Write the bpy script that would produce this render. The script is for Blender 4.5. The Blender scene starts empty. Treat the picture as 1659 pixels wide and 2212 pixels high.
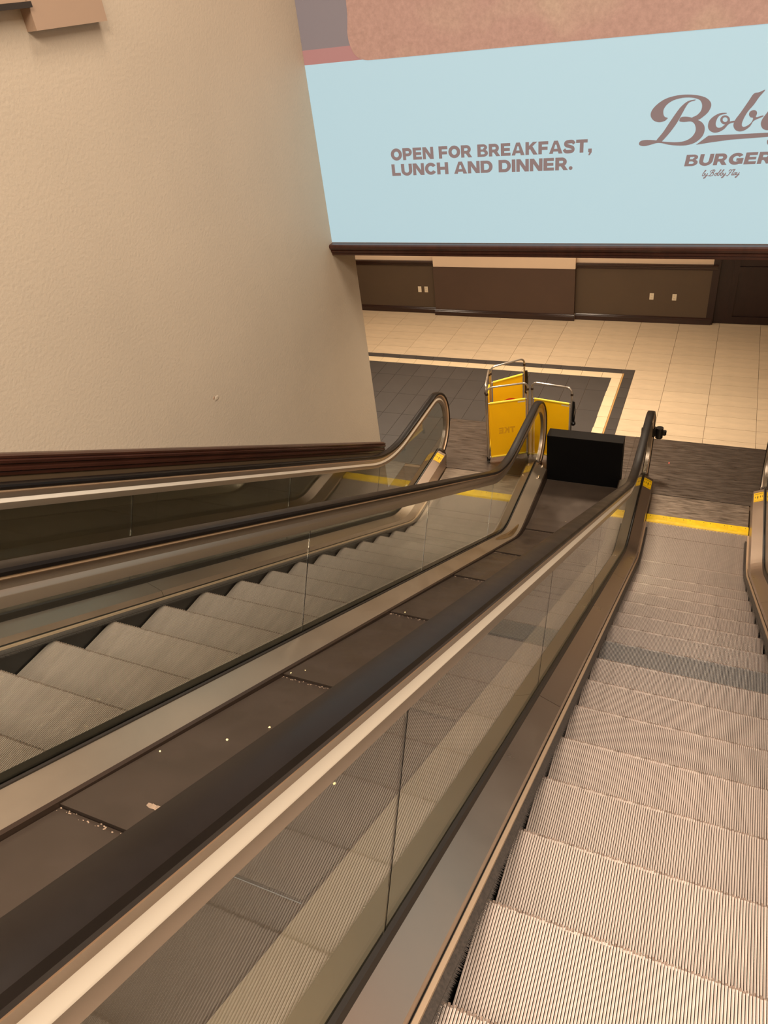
import bpy, bmesh, math, random
from math import sin, cos, tan, pi, radians
from mathutils import Vector, Matrix
random.seed(7)
sc = bpy.context.scene
C = sc.collection

# ------------------------------------------------------------------ camera
cam_d = bpy.data.cameras.new('camera'); cam = bpy.data.objects.new('camera', cam_d); C.objects.link(cam)
cam.location = (-0.12811, -6.62947, 4.97383)
cam.rotation_euler = (0.939935, 0.1165086, 0.4019294)
cam_d.sensor_fit = 'VERTICAL'; cam_d.sensor_height = 36.0; cam_d.lens = 36.0 * 1568.288 / 2212.0
cam_d.clip_start = 0.02; cam_d.clip_end = 100
sc.camera = cam

# ------------------------------------------------------------------ world, lights, exposure
world = bpy.data.worlds.new('world'); sc.world = world; world.use_nodes = True
world.node_tree.nodes['Background'].inputs[0].default_value = (1.0, 0.86, 0.74, 1)
world.node_tree.nodes['Background'].inputs[1].default_value = 0.25
sc.view_settings.view_transform = 'Standard'; sc.view_settings.look = 'None'
sc.view_settings.exposure = 0.0; sc.view_settings.gamma = 1.0
sc.view_settings.use_curve_mapping = False

def area(name, loc, size, power, col, rot=(0, 0, 0), sizey=None, spread=None):
    d = bpy.data.lights.new(name, 'AREA'); d.energy = power; d.color = col; d.size = size
    if sizey: d.shape = 'RECTANGLE'; d.size_y = sizey
    if spread: d.spread = spread
    o = bpy.data.objects.new(name, d); o.location = loc; o.rotation_euler = rot; C.objects.link(o); return o
WARM = (1.0, 0.87, 0.73)
area('ceiling_panel_light', (0.2, -7.4, 7.9), 2.2, 480, WARM, (0, 0, 0), 2.2)
area('ceiling_panel_light', (2.4, -3.6, 7.9), 1.6, 170, WARM)
area('ceiling_panel_light', (-1.6, -3.2, 7.9), 1.2, 110, WARM)  # added lamp, brightens the fronts of the barrier banners
area('ceiling_panel_light', (-1.2, -9.5, 7.9), 1.6, 190, WARM)
for lx, ly, p in ((-4.5, 1.9, 42), (-2.7, 2.0, 54), (-0.9, 1.9, 60), (-5.6, 4.2, 24), (-2.6, 4.6, 14), (-1.5, -.2, 22)):  # the last one is an added front light for the barrier banners
    area('downlight_lamp', (lx, ly, 3.08), 0.30, p, (1.0, 0.82, 0.62), spread=radians(160))

# ------------------------------------------------------------------ materials
def lin(c):
    return tuple(((x / 255) / 12.92 if x / 255 <= .04045 else ((x / 255 + .055) / 1.055) ** 2.4) for x in c) + (1,)
def mat(name, col, rough=.5, metal=0., var=0., vscale=4., bump=0., bscale=60., rnd=0., spec=.5, stretch=None, col2=None, coat=0., roughvar=0., emis=None, estr=0., bdist=.002):
    m = bpy.data.materials.new(name); m.use_nodes = True
    nt = m.node_tree; N = nt.nodes; L = nt.links; b = N['Principled BSDF']
    b.inputs['Base Color'].default_value = col; b.inputs['Roughness'].default_value = rough
    b.inputs['Metallic'].default_value = metal; b.inputs['Specular IOR Level'].default_value = spec
    b.inputs['Coat Weight'].default_value = coat
    if coat: b.inputs['Coat Roughness'].default_value = .12
    tc = N.new('ShaderNodeTexCoord'); src = tc.outputs['Object']
    mp = None
    if stretch:
        mp = N.new('ShaderNodeMapping'); L.new(src, mp.inputs[0]); mp.inputs['Scale'].default_value = stretch; src = mp.outputs[0]
    out = None
    if var or col2:
        n = N.new('ShaderNodeTexNoise'); n.inputs['Scale'].default_value = vscale; n.inputs['Detail'].default_value = 6; n.inputs['Roughness'].default_value = .62
        L.new(src, n.inputs['Vector'])
        r = N.new('ShaderNodeValToRGB'); L.new(n.outputs['Fac'], r.inputs[0])
        r.color_ramp.elements[0].position = .33; r.color_ramp.elements[1].position = .68
        c2 = col2 or tuple(min(1, x * (1 + var)) for x in col[:3]) + (1,)
        c1 = tuple(x * (1 - var) for x in col[:3]) + (1,)
        r.color_ramp.elements[0].color = c1; r.color_ramp.elements[1].color = c2
        out = r.outputs[0]
        if roughvar:
            mr = N.new('ShaderNodeMapRange'); L.new(n.outputs['Fac'], mr.inputs[0]); mr.inputs[1].default_value = .3; mr.inputs[2].default_value = .7
            mr.inputs[3].default_value = max(0, rough - roughvar); mr.inputs[4].default_value = rough + roughvar; L.new(mr.outputs[0], b.inputs['Roughness'])
    if rnd:
        oi = N.new('ShaderNodeObjectInfo'); mr = N.new('ShaderNodeMapRange'); L.new(oi.outputs['Random'], mr.inputs[0])
        mr.inputs[3].default_value = 1 - rnd; mr.inputs[4].default_value = 1 + rnd
        mx = N.new('ShaderNodeHueSaturation'); L.new(mr.outputs[0], mx.inputs['Value'])
        if out: L.new(out, mx.inputs['Color'])
        else: mx.inputs['Color'].default_value = col
        out = mx.outputs[0]
    if out: L.new(out, b.inputs['Base Color'])
    if bump:
        n2 = N.new('ShaderNodeTexNoise'); n2.inputs['Scale'].default_value = bscale; n2.inputs['Detail'].default_value = 4; L.new(src, n2.inputs['Vector'])
        bp = N.new('ShaderNodeBump'); bp.inputs['Strength'].default_value = bump; bp.inputs['Distance'].default_value = bdist; L.new(n2.outputs['Fac'], bp.inputs['Height']); L.new(bp.outputs[0], b.inputs['Normal'])
    if emis:
        b.inputs['Emission Color'].default_value = emis; b.inputs['Emission Strength'].default_value = estr
    return m

M = {}
M['wall'] = mat('wall_vinyl', lin((183, 168, 148)), .62, var=.04, vscale=.9, bump=.55, bscale=55, bdist=.004)
M['cream'] = mat('cream_paint', lin((226, 200, 172)), .7)
M['brownwall'] = mat('brown_paint', lin((84, 68, 52)), .6, var=.05, vscale=2)
M['brownwall2'] = mat('brown_paint_warm', lin((80, 60, 48)), .6, var=.05, vscale=2)
M['wains'] = mat('wainscot_paint', lin((84, 68, 50)), .4, var=.06, vscale=1.5)
M['darkwood'] = mat('espresso_wood', lin((44, 22, 16)), .28, var=.25, vscale=3, stretch=(1, 8, 8), spec=.6)
M['trimwood'] = mat('trim_wood', lin((62, 34, 24)), .3, var=.2, vscale=3, stretch=(8, 1, 1), spec=.6)
M['doorwood'] = mat('door_wood', lin((36, 17, 15)), .35, var=.2, vscale=3, stretch=(6, 6, 1))
M['ceil'] = mat('ceiling_paint', lin((200, 188, 170)), .8)
M['grout'] = mat('grout', lin((120, 96, 72)), .8, var=.1, vscale=8)
M['tile_light'] = mat('cream_tile', lin((210, 188, 158)), .38, var=.07, vscale=3.5, stretch=(1, 3, 1), rnd=.04, roughvar=.08)
M['tile_dark'] = mat('charcoal_tile', lin((68, 64, 62)), .42, var=.08, vscale=3, rnd=.06)
M['tile_border'] = mat('ivory_tile', lin((226, 204, 168)), .4, var=.04, vscale=3, rnd=.03)
M['tan_strip'] = mat('tan_strip', lin((190, 148, 90)), .4)
M['steel_plate'] = mat('scuffed_steel', lin((112, 101, 92)), .40, .7, var=.2, vscale=5, stretch=(1, 7, 1), roughvar=.14, bump=.25, bscale=120, bdist=.0006)
M['steel_plate2'] = mat('scuffed_steel_pale', lin((150, 136, 122)), .42, .7, var=.3, vscale=6, stretch=(1, 6, 1), roughvar=.14, bump=.25, bscale=120, bdist=.0006)
M['deck'] = mat('satin_bronze_deck', lin((172, 154, 138)), .30, .85, var=.035, vscale=3, roughvar=.03)
M['deck_out'] = mat('satin_outer_deck', lin((176, 160, 140)), .38, .8, var=.05, vscale=3, stretch=(1, .6, 1), roughvar=.05)
M['alum'] = mat('satin_aluminium', lin((192, 187, 176)), .28, .9, var=.03, vscale=3)
M['gold'] = mat('aged_aluminium_trim', lin((206, 178, 148)), .4, .5)
M['alum_highlight'] = mat('aluminium_ledge_highlight', lin((232, 220, 202)), .42, .35)  # reflected light along the guide ledge, painted in as a brighter colour
M['alum_grey'] = mat('grey_aluminium', lin((158, 144, 128)), .35, .8)
M['skirt'] = mat('black_skirt', lin((16, 16, 15)), .3, spec=.5)
M['fascia'] = mat('dark_bronze', lin((66, 52, 42)), .4, .5)
M['gasket'] = mat('dark_gasket', lin((40, 34, 28)), .45)
M['rubber'] = mat('handrail_rubber', lin((24, 19, 16)), .38, var=.15, vscale=7, roughvar=.05, spec=.18)
M['bristle'] = mat('black_bristle', lin((62, 54, 48)), .6, var=.4, vscale=120)
M['step'] = mat('cast_aluminium_cleat', lin((167, 148, 136)), .5, .3, var=.12, vscale=7, stretch=(3, .5, .5), rnd=.06, roughvar=.08)
M['step_highlight'] = mat('cleat_edge_highlight', lin((214, 202, 188)), .42, .4)  # thin highlight down one edge of each cleat, put into the colour
M['step_dirt'] = mat('groove_dirt', lin((62, 50, 42)), .8, var=.3, vscale=40)
M['yellow'] = mat('yellow_comb', lin((240, 196, 16)), .45, var=.12, vscale=14, col2=lin((252, 210, 24)))
M['yellow_cloth'] = mat('yellow_banner', lin((255, 208, 12)), .55, var=.03, vscale=4)
_m = M['yellow_cloth']; _n = _m.node_tree; _t = _n.nodes.new('ShaderNodeBsdfTranslucent'); _t.inputs[0].default_value = lin((255, 226, 24))
_x = _n.nodes.new('ShaderNodeMixShader'); _x.inputs[0].default_value = .38
_n.links.new(_n.nodes['Principled BSDF'].outputs[0], _x.inputs[1]); _n.links.new(_t.outputs[0], _x.inputs[2]); _n.links.new(_x.outputs[0], _n.nodes['Material Output'].inputs[0])
M['yellow_hem'] = mat('yellow_hem', lin((255, 224, 60)), .5)
M['ghost'] = mat('faded_print', lin((228, 168, 10)), .6)
M['red'] = mat('red_print', lin((206, 24, 28)), .55)
M['white_label'] = mat('white_label', lin((215, 205, 180)), .5)
M['tube'] = mat('silver_tube', lin((196, 188, 178)), .28, .9)
M['black_plastic'] = mat('black_plastic', lin((14, 13, 13)), .32)
M['black_box'] = mat('black_laminate', lin((6, 5, 5)), .7, spec=.12)
M['black_box_top'] = mat('black_laminate_top', lin((26, 23, 21)), .7, spec=.12)
M['median'] = mat('dark_cladding', lin((76, 64, 55)), .40, .35, var=.10, vscale=5, roughvar=.1, spec=.4)
M['dust'] = mat('dust', lin((140, 118, 98)), .9, var=.2, vscale=60)
M['taupe'] = mat('taupe_board', lin((160, 134, 112)), .6)
M['plate_white'] = mat('white_outlet', lin((226, 212, 186)), .4)
M['slot'] = mat('outlet_slot', lin((70, 56, 44)), .5)
M['sticker'] = mat('yellow_sticker', lin((246, 196, 10)), .4)
M['ink'] = mat('black_ink', lin((24, 20, 12)), .5)
M['clear_chrome'] = mat('chrome', lin((220, 214, 205)), .15, 1.0)

M['screen'] = mat('projected_teal', (.10, .14, .16, 1), .8, emis=(.392, .547, .597, 1), estr=.97)
M['pr_text'] = mat('projected_brown', (0, 0, 0, 1), 1.0, spec=0, emis=(.30, .205, .185, 1), estr=.97)
M['pr_pink'] = mat('projected_pink', (.08, .08, .08, 1), .8, emis=(.39, .14, .125, 1), estr=.97)
M['pr_grey'] = mat('projected_grey', (.08, .08, .08, 1), .8, emis=(.18, .13, .13, 1), estr=.97)
# bread: mottled print on the projected picture
m = mat('projected_bread', (.1, .08, .08, 1), .8); M['pr_bread'] = m
nt = m.node_tree; N = nt.nodes; L = nt.links; b = N['Principled BSDF']
tc = N.new('ShaderNodeTexCoord'); n1 = N.new('ShaderNodeTexNoise'); n1.inputs['Scale'].default_value = .8; n1.inputs['Detail'].default_value = 3
n2 = N.new('ShaderNodeTexNoise'); n2.inputs['Scale'].default_value = 34; n2.inputs['Detail'].default_value = 8; n2.inputs['Roughness'].default_value = .7
L.new(tc.outputs['Object'], n1.inputs[0]); L.new(tc.outputs['Object'], n2.inputs[0])
r1 = N.new('ShaderNodeValToRGB'); L.new(n1.outputs['Fac'], r1.inputs[0])
r1.color_ramp.elements[0].position = .52; r1.color_ramp.elements[0].color = lin((188, 136, 112)); r1.color_ramp.elements[1].position = .74; r1.color_ramp.elements[1].color = lin((214, 184, 138))
r2 = N.new('ShaderNodeValToRGB'); L.new(n2.outputs['Fac'], r2.inputs[0]); r2.color_ramp.elements[0].position = .3; r2.color_ramp.elements[0].color = (.78, .74, .7, 1); r2.color_ramp.elements[1].position = .75; r2.color_ramp.elements[1].color = (1.15, 1.15, 1.15, 1)
mx = N.new('ShaderNodeMix'); mx.data_type = 'RGBA'; mx.blend_type = 'MULTIPLY'; mx.inputs[0].default_value = 1
L.new(r1.outputs[0], mx.inputs[6]); L.new(r2.outputs[0], mx.inputs[7]); L.new(mx.outputs[2], b.inputs['Emission Color']); b.inputs['Emission Strength'].default_value = .82
# glass: thin solid pane
g = bpy.data.materials.new('clear_glass'); g.use_nodes = True; M['glass'] = g
b = g.node_tree.nodes['Principled BSDF']; b.inputs['Base Color'].default_value = (.80, .86, .80, 1); b.inputs['Roughness'].default_value = 0.0
b.inputs['Transmission Weight'].default_value = 1.0; b.inputs['IOR'].default_value = 1.5

M['glass_low'] = g.copy(); M['glass_low'].name = 'clear_glass_low_reflect'; M['glass_low'].node_tree.nodes['Principled BSDF'].inputs['IOR'].default_value = 1.22
M['step_edge'] = mat('worn_step_edge', lin((124, 104, 90)), .7, .2, var=.3, vscale=90)

# ------------------------------------------------------------------ helpers
def obj(name, bm, m, parent=None, smooth=False, loc=None):
    me = bpy.data.meshes.new(name); bmesh.ops.recalc_face_normals(bm, faces=bm.faces); bm.to_mesh(me); bm.free()
    mats = m if isinstance(m, (list, tuple)) else [m]
    for x in mats: me.materials.append(x)
    if smooth:
        for p in me.polygons: p.use_smooth = True
        try: me.set_sharp_from_angle(angle=radians(35))
        except Exception: pass
    o = bpy.data.objects.new(name, me); C.objects.link(o)
    if parent: o.parent = parent
    if loc: o.location = loc
    return o
def inst(o, parent=None, loc=None, name=None):
    c = o.copy(); C.objects.link(c)
    if name: c.name = name
    if parent is not None: c.parent = parent
    if loc is not None: c.location = loc
    return c
def copy_tree(o, parent=None):
    c = o.copy(); C.objects.link(c); c.parent = parent
    for ch in list(o.children): copy_tree(ch, c)
    return c
def thing(name, label, cat, loc=(0, 0, 0), rz=0, group=None):
    o = bpy.data.objects.new(name, None); C.objects.link(o); o.location = loc; o.rotation_euler = (0, 0, rz)
    o.empty_display_size = .1
    o['label'] = label; o['category'] = cat
    if group: o['group'] = group
    return o
def tag(o, label, cat, group=None):
    o['label'] = label; o['category'] = cat
    if group: o['group'] = group
    return o
def struct(o): o['kind'] = 'structure'; return o
def empty_part(name, parent):
    o = bpy.data.objects.new(name, None); C.objects.link(o); o.parent = parent; o.empty_display_size = .05; return o
def box(bm, x0, x1, y0, y1, z0, z1, mi=0):
    v = [bm.verts.new(p) for p in ((x0, y0, z0), (x1, y0, z0), (x1, y1, z0), (x0, y1, z0), (x0, y0, z1), (x1, y0, z1), (x1, y1, z1), (x0, y1, z1))]
    for f in ((0, 3, 2, 1), (4, 5, 6, 7), (0, 1, 5, 4), (1, 2, 6, 5), (2, 3, 7, 6), (3, 0, 4, 7)):
        fc = bm.faces.new([v[i] for i in f]); fc.material_index = mi
    return v
def bx(*a, bev=0):
    bm = bmesh.new(); box(bm, *a)
    if bev: bmesh.ops.bevel(bm, geom=bm.edges[:], offset=bev, segments=2, affect='EDGES', profile=.7)
    return bm
def loft(bm, rings, closed=True, caps=True, mi=0):
    R = [[bm.verts.new(p) for p in r] for r in rings]; n = len(R[0])
    for a, b in zip(R, R[1:]):
        for i in range(n if closed else n - 1):
            f = bm.faces.new((a[i], a[(i + 1) % n], b[(i + 1) % n], b[i])); f.material_index = mi
    if caps and closed:
        bm.faces.new(R[0]).material_index = mi; bm.faces.new(R[-1][::-1]).material_index = mi
    return bm
def tube_pts(bm, pts, r, n=8, mi=0):
    pts = [Vector(p) for p in pts]; rings = []; up = None
    for i, p in enumerate(pts):
        t = (pts[min(i + 1, len(pts) - 1)] - pts[max(i - 1, 0)]).normalized()
        if up is None:
            up = Vector((0, 0, 1)) if abs(t.z) < .9 else Vector((1, 0, 0))
        a = (up - t * up.dot(t)).normalized(); up = a; b = t.cross(a)
        rings.append([p + a * (r * cos(2 * pi * k / n)) + b * (r * sin(2 * pi * k / n)) for k in range(n)])
    return loft(bm, rings, mi=mi)
def prism(bm, poly, axis, a, b, mi=0):
    """extrude a 2-D polygon; axis 'x': poly=(y,z); 'y': poly=(x,z); 'z': poly=(x,y)"""
    f = {'x': lambda p, t: (t, p[0], p[1]), 'y': lambda p, t: (p[0], t, p[1]), 'z': lambda p, t: (p[0], p[1], t)}[axis]
    A = [bm.verts.new(f(p, a)) for p in poly]; B = [bm.verts.new(f(p, b)) for p in poly]; n = len(poly)
    bm.faces.new(A).material_index = mi; bm.faces.new(B[::-1]).material_index = mi
    for i in range(n): bm.faces.new((A[i], B[i], B[(i + 1) % n], A[(i + 1) % n])).material_index = mi
    return bm

# ------------------------------------------------------------------ incline geometry (y,z) paths
ANG = 0.5248; TA = tan(ANG); CA = cos(ANG); SA = sin(ANG)
YT = -8.6                      # top of what is built
def zinc(y, h): return 1.0269 + h - TA * (y + 2.5251)
def path(h, zf, r=.75, yend=.52, n=7, ytop=YT, ni=1):
    """points from the top of the incline down to the flat end; same count for all parameters"""
    yi = -2.5251 + (1.0269 + h - zf) / TA; t = r * tan(ANG / 2)
    pts = [(ytop, zinc(ytop, h))]
    for i in range(1, ni):
        y = ytop + (yi - t * CA - ytop) * i / ni; pts.append((y, zinc(y, h)))
    for i in range(n + 1):
        a = ANG * (1 - i / n)     # from ANG to 0
        pts.append((yi + t - r * sin(a), zf + r * (1 - cos(a))))
    pts.append((max(yend, yi + t + .01), zf))
    return pts
def strip(bm, cx, s, prof, yend=.52, closed=True, mi=0, ytop=YT, r=.75):
    """prof: list of (x,h,zf); lofted along the incline path"""
    P = [path(h, zf, r, yend, ytop=ytop) for x, h, zf in prof]
    rings = [[(cx + s * prof[j][0], P[j][i][0], P[j][i][1]) for j in range(len(prof))] for i in range(len(P[0]))]
    return loft(bm, rings, closed=closed, mi=mi)

# handrail path with the newel
NC = (.50, .53); NR = .462
def rail_path(hr):
    pts = []
    zf = .992; r = 1.6
    yi = -2.5251 + (1.0269 + hr - zf) / TA; t = r * tan(ANG / 2)
    y0 = YT
    k = 10
    for i in range(k): y = y0 + (yi - t * CA - y0) * i / k; pts.append((y, zinc(y, hr), ANG))
    for i in range(13):
        a = ANG * (1 - i / 12); pts.append((yi + t - r * sin(a), zf + r * (1 - cos(a)), a))
    pts.append((.06, zf, 0.0))
    # superellipse-like front loop: gentle ease then circle
    for i in range(0, 31):
        th = radians(90 - i * 160 / 30)
        pts.append((NC[0] + NR * cos(th) * (1.0), NC[1] + NR * sin(th), radians(90) - th))
    return pts
def sweep_yz(bm, cx, pts, prof, mi=0, closed=True, i0=0, i1=None):
    """prof: list of (x offset, n offset) with n along the outward normal; pts (y,z,slope-down angle)"""
    rings = []
    for y, z, a in pts[i0:i1]:
        ny, nz = sin(a), cos(a)
        rings.append([(cx + px, y + ny * pn, z + nz * pn) for px, pn in prof])
    return loft(bm, rings, closed=closed, mi=mi)

# ================================================================== LARGE STRUCTURE
WX = -3.2            # face of the left wall
YB = -1.05           # face of the wall that carries the projection
bm = bmesh.new()
prism(bm, [(-7.6, -3.2), (-3.5, -3.2), (-3.5, .45), (.76, .45), (.76, -8.6), (4.6, -8.6), (4.6, 7.0), (-7.6, 7.0)], 'z', -.30, -.010)
floor = struct(obj('floor', bm, M['grout']))
# left wall: pale upper field, dark painted panel below the sloped trim
wl = struct(obj('wall_left', bx(-3.5, WX, -13.0, -.67, 0, 8.4), M['wall']))
bm = bmesh.new()
prism(bm, [(-13.0, 0.0), (-.662, 0.0), (-.662, zinc(-.662, .97)), (-9.0, zinc(-9.0, .97)), (-13.0, zinc(-9.0, .97))], 'x', WX - .004, WX + .006)
obj('lower_panel', bm, M['wains'], wl)
# a small dent in the vinyl
bm = bmesh.new(); bmesh.ops.create_uvsphere(bm, u_segments=10, v_segments=6, radius=.011); bmesh.ops.scale(bm, vec=(.25, 1.0, 1.2), verts=bm.verts)
d = obj('dent', bm, M['taupe'], wl, smooth=True, loc=(WX, -3.055, 2.815))
bm = bmesh.new(); bmesh.ops.create_uvsphere(bm, u_segments=8, v_segments=5, radius=.022); bmesh.ops.scale(bm, vec=(.16, 1.5, .8), verts=bm.verts)
d = obj('dent', bm, M['wall'], wl, smooth=True, loc=(WX, -3.03, 2.80))
# sloped trim, stepped profile, (x out, h)
TP = [(-.002, .968), (.018, .968), (.022, .985), (.020, .990), (.034, .996), (.036, 1.012), (.030, 1.018), (.034, 1.034), (.046, 1.040), (.050, 1.056), (.040, 1.064), (.046, 1.070), (.048, 1.082), (.030, 1.092), (-.002, 1.096)]
bm = bmesh.new()
loft(bm, [[(WX + x, y, zinc(y, h)) for x, h in TP] for y in (-9.0, -.655)])
struct(obj('trim_1', bm, M['trimwood']))
# wall with the projection
wf = struct(obj('wall_front', bx(-3.5, 4.5, YB, -.67, 3.20, 8.4), M['cream']))
MP = [(0, 3.150), (-.030, 3.150), (-.034, 3.166), (-.030, 3.171), (-.044, 3.176), (-.048, 3.192), (-.042, 3.197), (-.056, 3.203), (-.070, 3.222), (-.070, 3.238), (-.058, 3.246), (0, 3.246)]
bm = bmesh.new()
loft(bm, [[(x, YB + a, z) for a, z in MP] for x in (WX - .005, 4.5)])
box(bm, WX - .005, 4.5, YB - .001, -.665, 3.15, 3.20)
struct(obj('trim_2', bm, M['trimwood']))
# lower hall
struct(obj('ceiling', bx(-7.6, 4.6, -.67, 7.0, 3.10, 3.19), M['ceil']))
yw = 5.40
wb = struct(obj('wall_back', bx(-7.6, 4.6, yw + .12, yw + .3, 0, 3.1), M['cream']))
bm = bx(-7.6, -2.325, yw - .01, yw + .12, 0, 3.1); obj('wall_field', bm, M['cream'], wb)
obj('painted_dado', bx(-7.6, -4.785, yw - .022, yw - .01, .10, .865), M['brownwall'], wb)
bm = bmesh.new(); box(bm, -4.785, -2.325, yw - .09, yw - .01, 0, 3.1); obj('pilaster', bm, M['cream'], wb)
obj('painted_dado', bx(-4.788, -2.322, yw - .098, yw - .02, .10, .868), M['brownwall2'], wb)
obj('wall_field', bx(-2.325, -.17, yw - .01, yw + .12, 0, 3.1), M['cream'], wb)
obj('painted_dado', bx(-2.325, -.26, yw - .022, yw - .01, .10, .875), M['brownwall'], wb)
def basemould(name, x0, x1, y, num=None):
    bm = bmesh.new()
    P = [(0, 0), (-.030, 0), (-.030, .072), (-.022, .080), (-.024, .092), (-.010, .104), (0, .106)]
    loft(bm, [[(x, y + a, z) for a, z in P] for x in (x0, x1)]); return struct(obj(name, bm, M['darkwood']))
basemould('baseboard_left', -7.6, -4.785, yw - .02)
basemould('baseboard_middle', -4.80, -2.31, yw - .098)
basemould('baseboard_right', -2.31, -.19, yw - .02)
def chair_rail(name, x0, x1, y):
    bm = bmesh.new(); P = [(0, .858), (-.018, .858), (-.022, .872), (-.034, .880), (-.036, .905), (-.050, .915), (-.054, .936), (-.040, .946), (0, .948)]
    loft(bm, [[(x, y + a, z) for a, z in P] for x in (x0, x1)]); return struct(obj(name, bm, M['darkwood']))
chair_rail('trim_3', -7.6, -4.79, yw - .01); chair_rail('trim_4', -2.32, -.20, yw - .01)
# dark panelled door and jamb on the right
dr = struct(obj('door_1', bx(.02, 1.9, yw + .06, yw + .115, .005, 2.3), M['doorwood']))
obj('jamb', bx(-.27, -.17, yw - .03, yw + .12, 0, 2.4), M['doorwood'], dr)
obj('casing', bx(-.17, .02, yw + .045, yw + .12, 0, 2.4), M['doorwood'], dr)
for x0, x1 in ((.02, .10), (.90, 1.02), (1.82, 1.9)): obj('stile', bx(x0, x1, yw + .035, yw + .06, .005, 2.3), M['doorwood'], dr)
for x0, x1 in ((.10, .90), (1.02, 1.82)):
    for z0, z1 in ((.005, .12), (.80, .90), (2.2, 2.3)): obj('rail', bx(x0, x1, yw + .037, yw + .06, z0, z1), M['doorwood'], dr)
obj('wall_field', bx(1.9, 4.6, yw - .01, yw + .12, 0, 3.1), M['brownwall'], wb)
struct(obj('wall_far_left', bx(-7.8, -7.6, -3.2, 7.0, 0, 3.1), M['cream']))
struct(obj('wall_right', bx(4.5, 4.7, -13.0, 7.0, 0, 8.4), M['wall']))
struct(obj('wall_rear', bx(-3.5, 4.7, -13.2, -13.0, 0, 8.4), M['cream']))
struct(obj('ceiling_upper', bx(-3.5, 4.7, -13.2, -.67, 8.4, 8.5), M['ceil']))
struct(obj('floor_upper', bx(-3.2, 4.5, -13.0, -8.62, 4.1, zinc(-8.6, -.02)), M['tile_light']))
# wall outlets and blank plate
def outlet(x, z, y, label, blank=False, group=None):
    t = thing('wall_outlet' if not blank else 'blank_wall_plate', label, 'outlet' if not blank else 'wall plate', (x, y, z))
    obj('cover_plate', bx(-.032, .032, -.006, 0, -.052, .052, bev=.002), M['plate_white'], t)
    if not blank:
        for dz in (-.022, .022):
            f = obj('socket_face', bx(-.017, .017, -.009, -.005, dz - .015, dz + .015, bev=.001), M['plate_white'] , t)
            obj('slot', bx(-.008, -.005, -.0095, -.0085, dz - .006, dz + .007), M['slot'], f); obj('slot', bx(.005, .008, -.0095, -.0085, dz - .006, dz + .007), M['slot'], f)
    return t
outlet(-5.10, .433, yw - .022, 'white blank wall plate on the brown far wall, left of the outlet beside it', True)
outlet(-4.975, .434, yw - .022, 'white double outlet on the brown far wall, right beside the blank plate')
outlet(-1.116, .43, yw - .022, 'white double outlet with darker sockets, left one of the pair on the right wall bay')
outlet(-.774, .426, yw - .022, 'white double outlet nearest the dark door on the far wall')
# taupe board up on the left wall
t = thing('wall_board', 'taupe board mounted high on the left wall in the top left corner of the photo', 'board', (WX, -4.2, 5.35))
obj('board', bx(0, .05, -2.0, .60, -.285, .4), M['taupe'], t)
obj('board', bx(0, .058, .595, 1.08, -.372, .4), M['taupe'], t)
obj('frame', bx(.05, .075, -2.0, .60, -.285, -.262), M['gasket'], t)

# ------------------------------------------------------------------ floor tiles (children of the floor)
TX, TW = -1.2311, .5866; TY, TH = 1.8344, .2937
_tc = {}
def tile(x0, x1, y0, y1, m, name='tile', g=.0022):
    x0 += g; x1 -= g; y0 += g; y1 -= g
    if x1 - x0 < .01 or y1 - y0 < .01: return
    key = (round(x1 - x0, 3), round(y1 - y0, 3), m.name)
    z = random.uniform(-.0006, 0)
    if key in _tc:
        o = inst(_tc[key], loc=((x0 + x1) / 2, (y0 + y1) / 2, z)); o.name = name
    else:
        w, h = (x1 - x0) / 2, (y1 - y0) / 2
        o = obj(name, bx(-w, w, -h, h, -.012, 0), m, floor, loc=((x0 + x1) / 2, (y0 + y1) / 2, z)); _tc[key] = o
    return o
XR = -1.09; YD = 3.588; PY = 1.712
# pale field beyond the border
for c in range(-9, 8):
    for r in range(6, 13):
        y0, y1 = TY + TH * r, TY + TH * (r + 1)
        if r == 6: y0 = YD
        y1 = min(y1, yw + .06)
        tile(TX + TW * c, TX + TW * (c + 1), y0, y1, M['tile_light'])
# pale field right of the border
for c in range(0, 8):
    for r in range(-1, 6):
        x0, x1 = TX + TW * c, TX + TW * (c + 1); x0 = max(x0, XR)
        y0, y1 = TY + TH * r, TY + TH * (r + 1); y0 = max(y0, PY); y1 = min(y1, YD)
        if x0 < 3.2: tile(x0, x1, y0, y1, M['tile_light'])
# charcoal band, ivory band, tan strip
b1, b2, b3 = -1.2235, -1.247, -1.387; q1, q2 = 3.452, 3.286
XL = -6.4
xs = [XL] + [TX + TH * k * 1.0 - .04 for k in range(-17, 1)] + [XR]
jx = [v for v in xs if v <= XR]
for a, b in zip(jx, jx[1:]): tile(a, b, q1, YD, M['tile_dark'], 'border_tile')
jx = [XL] + [TX - TH * k for k in range(17, 0, -1)] + [b2]
for a, b in zip(jx, jx[1:]): tile(a, b, q2, q1, M['tile_border'], 'border_tile')
jy = [PY] + [TY + TH * k for k in range(0, 6)] + [q1]
for a, b in zip(jy, jy[1:]): tile(b1, XR, a, b, M['tile_dark'], 'border_tile')
jy = [PY] + [TY + .02 + TH * k for k in range(0, 5)] + [q2]
for a, b in zip(jy, jy[1:]): tile(b3, b2, a, b, M['tile_border'], 'border_tile')
obj('tan_strip', bx(b2 + .002, b1 - .002, PY, q1 - .002, -.012, .001), M['tan_strip'], floor)
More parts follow.
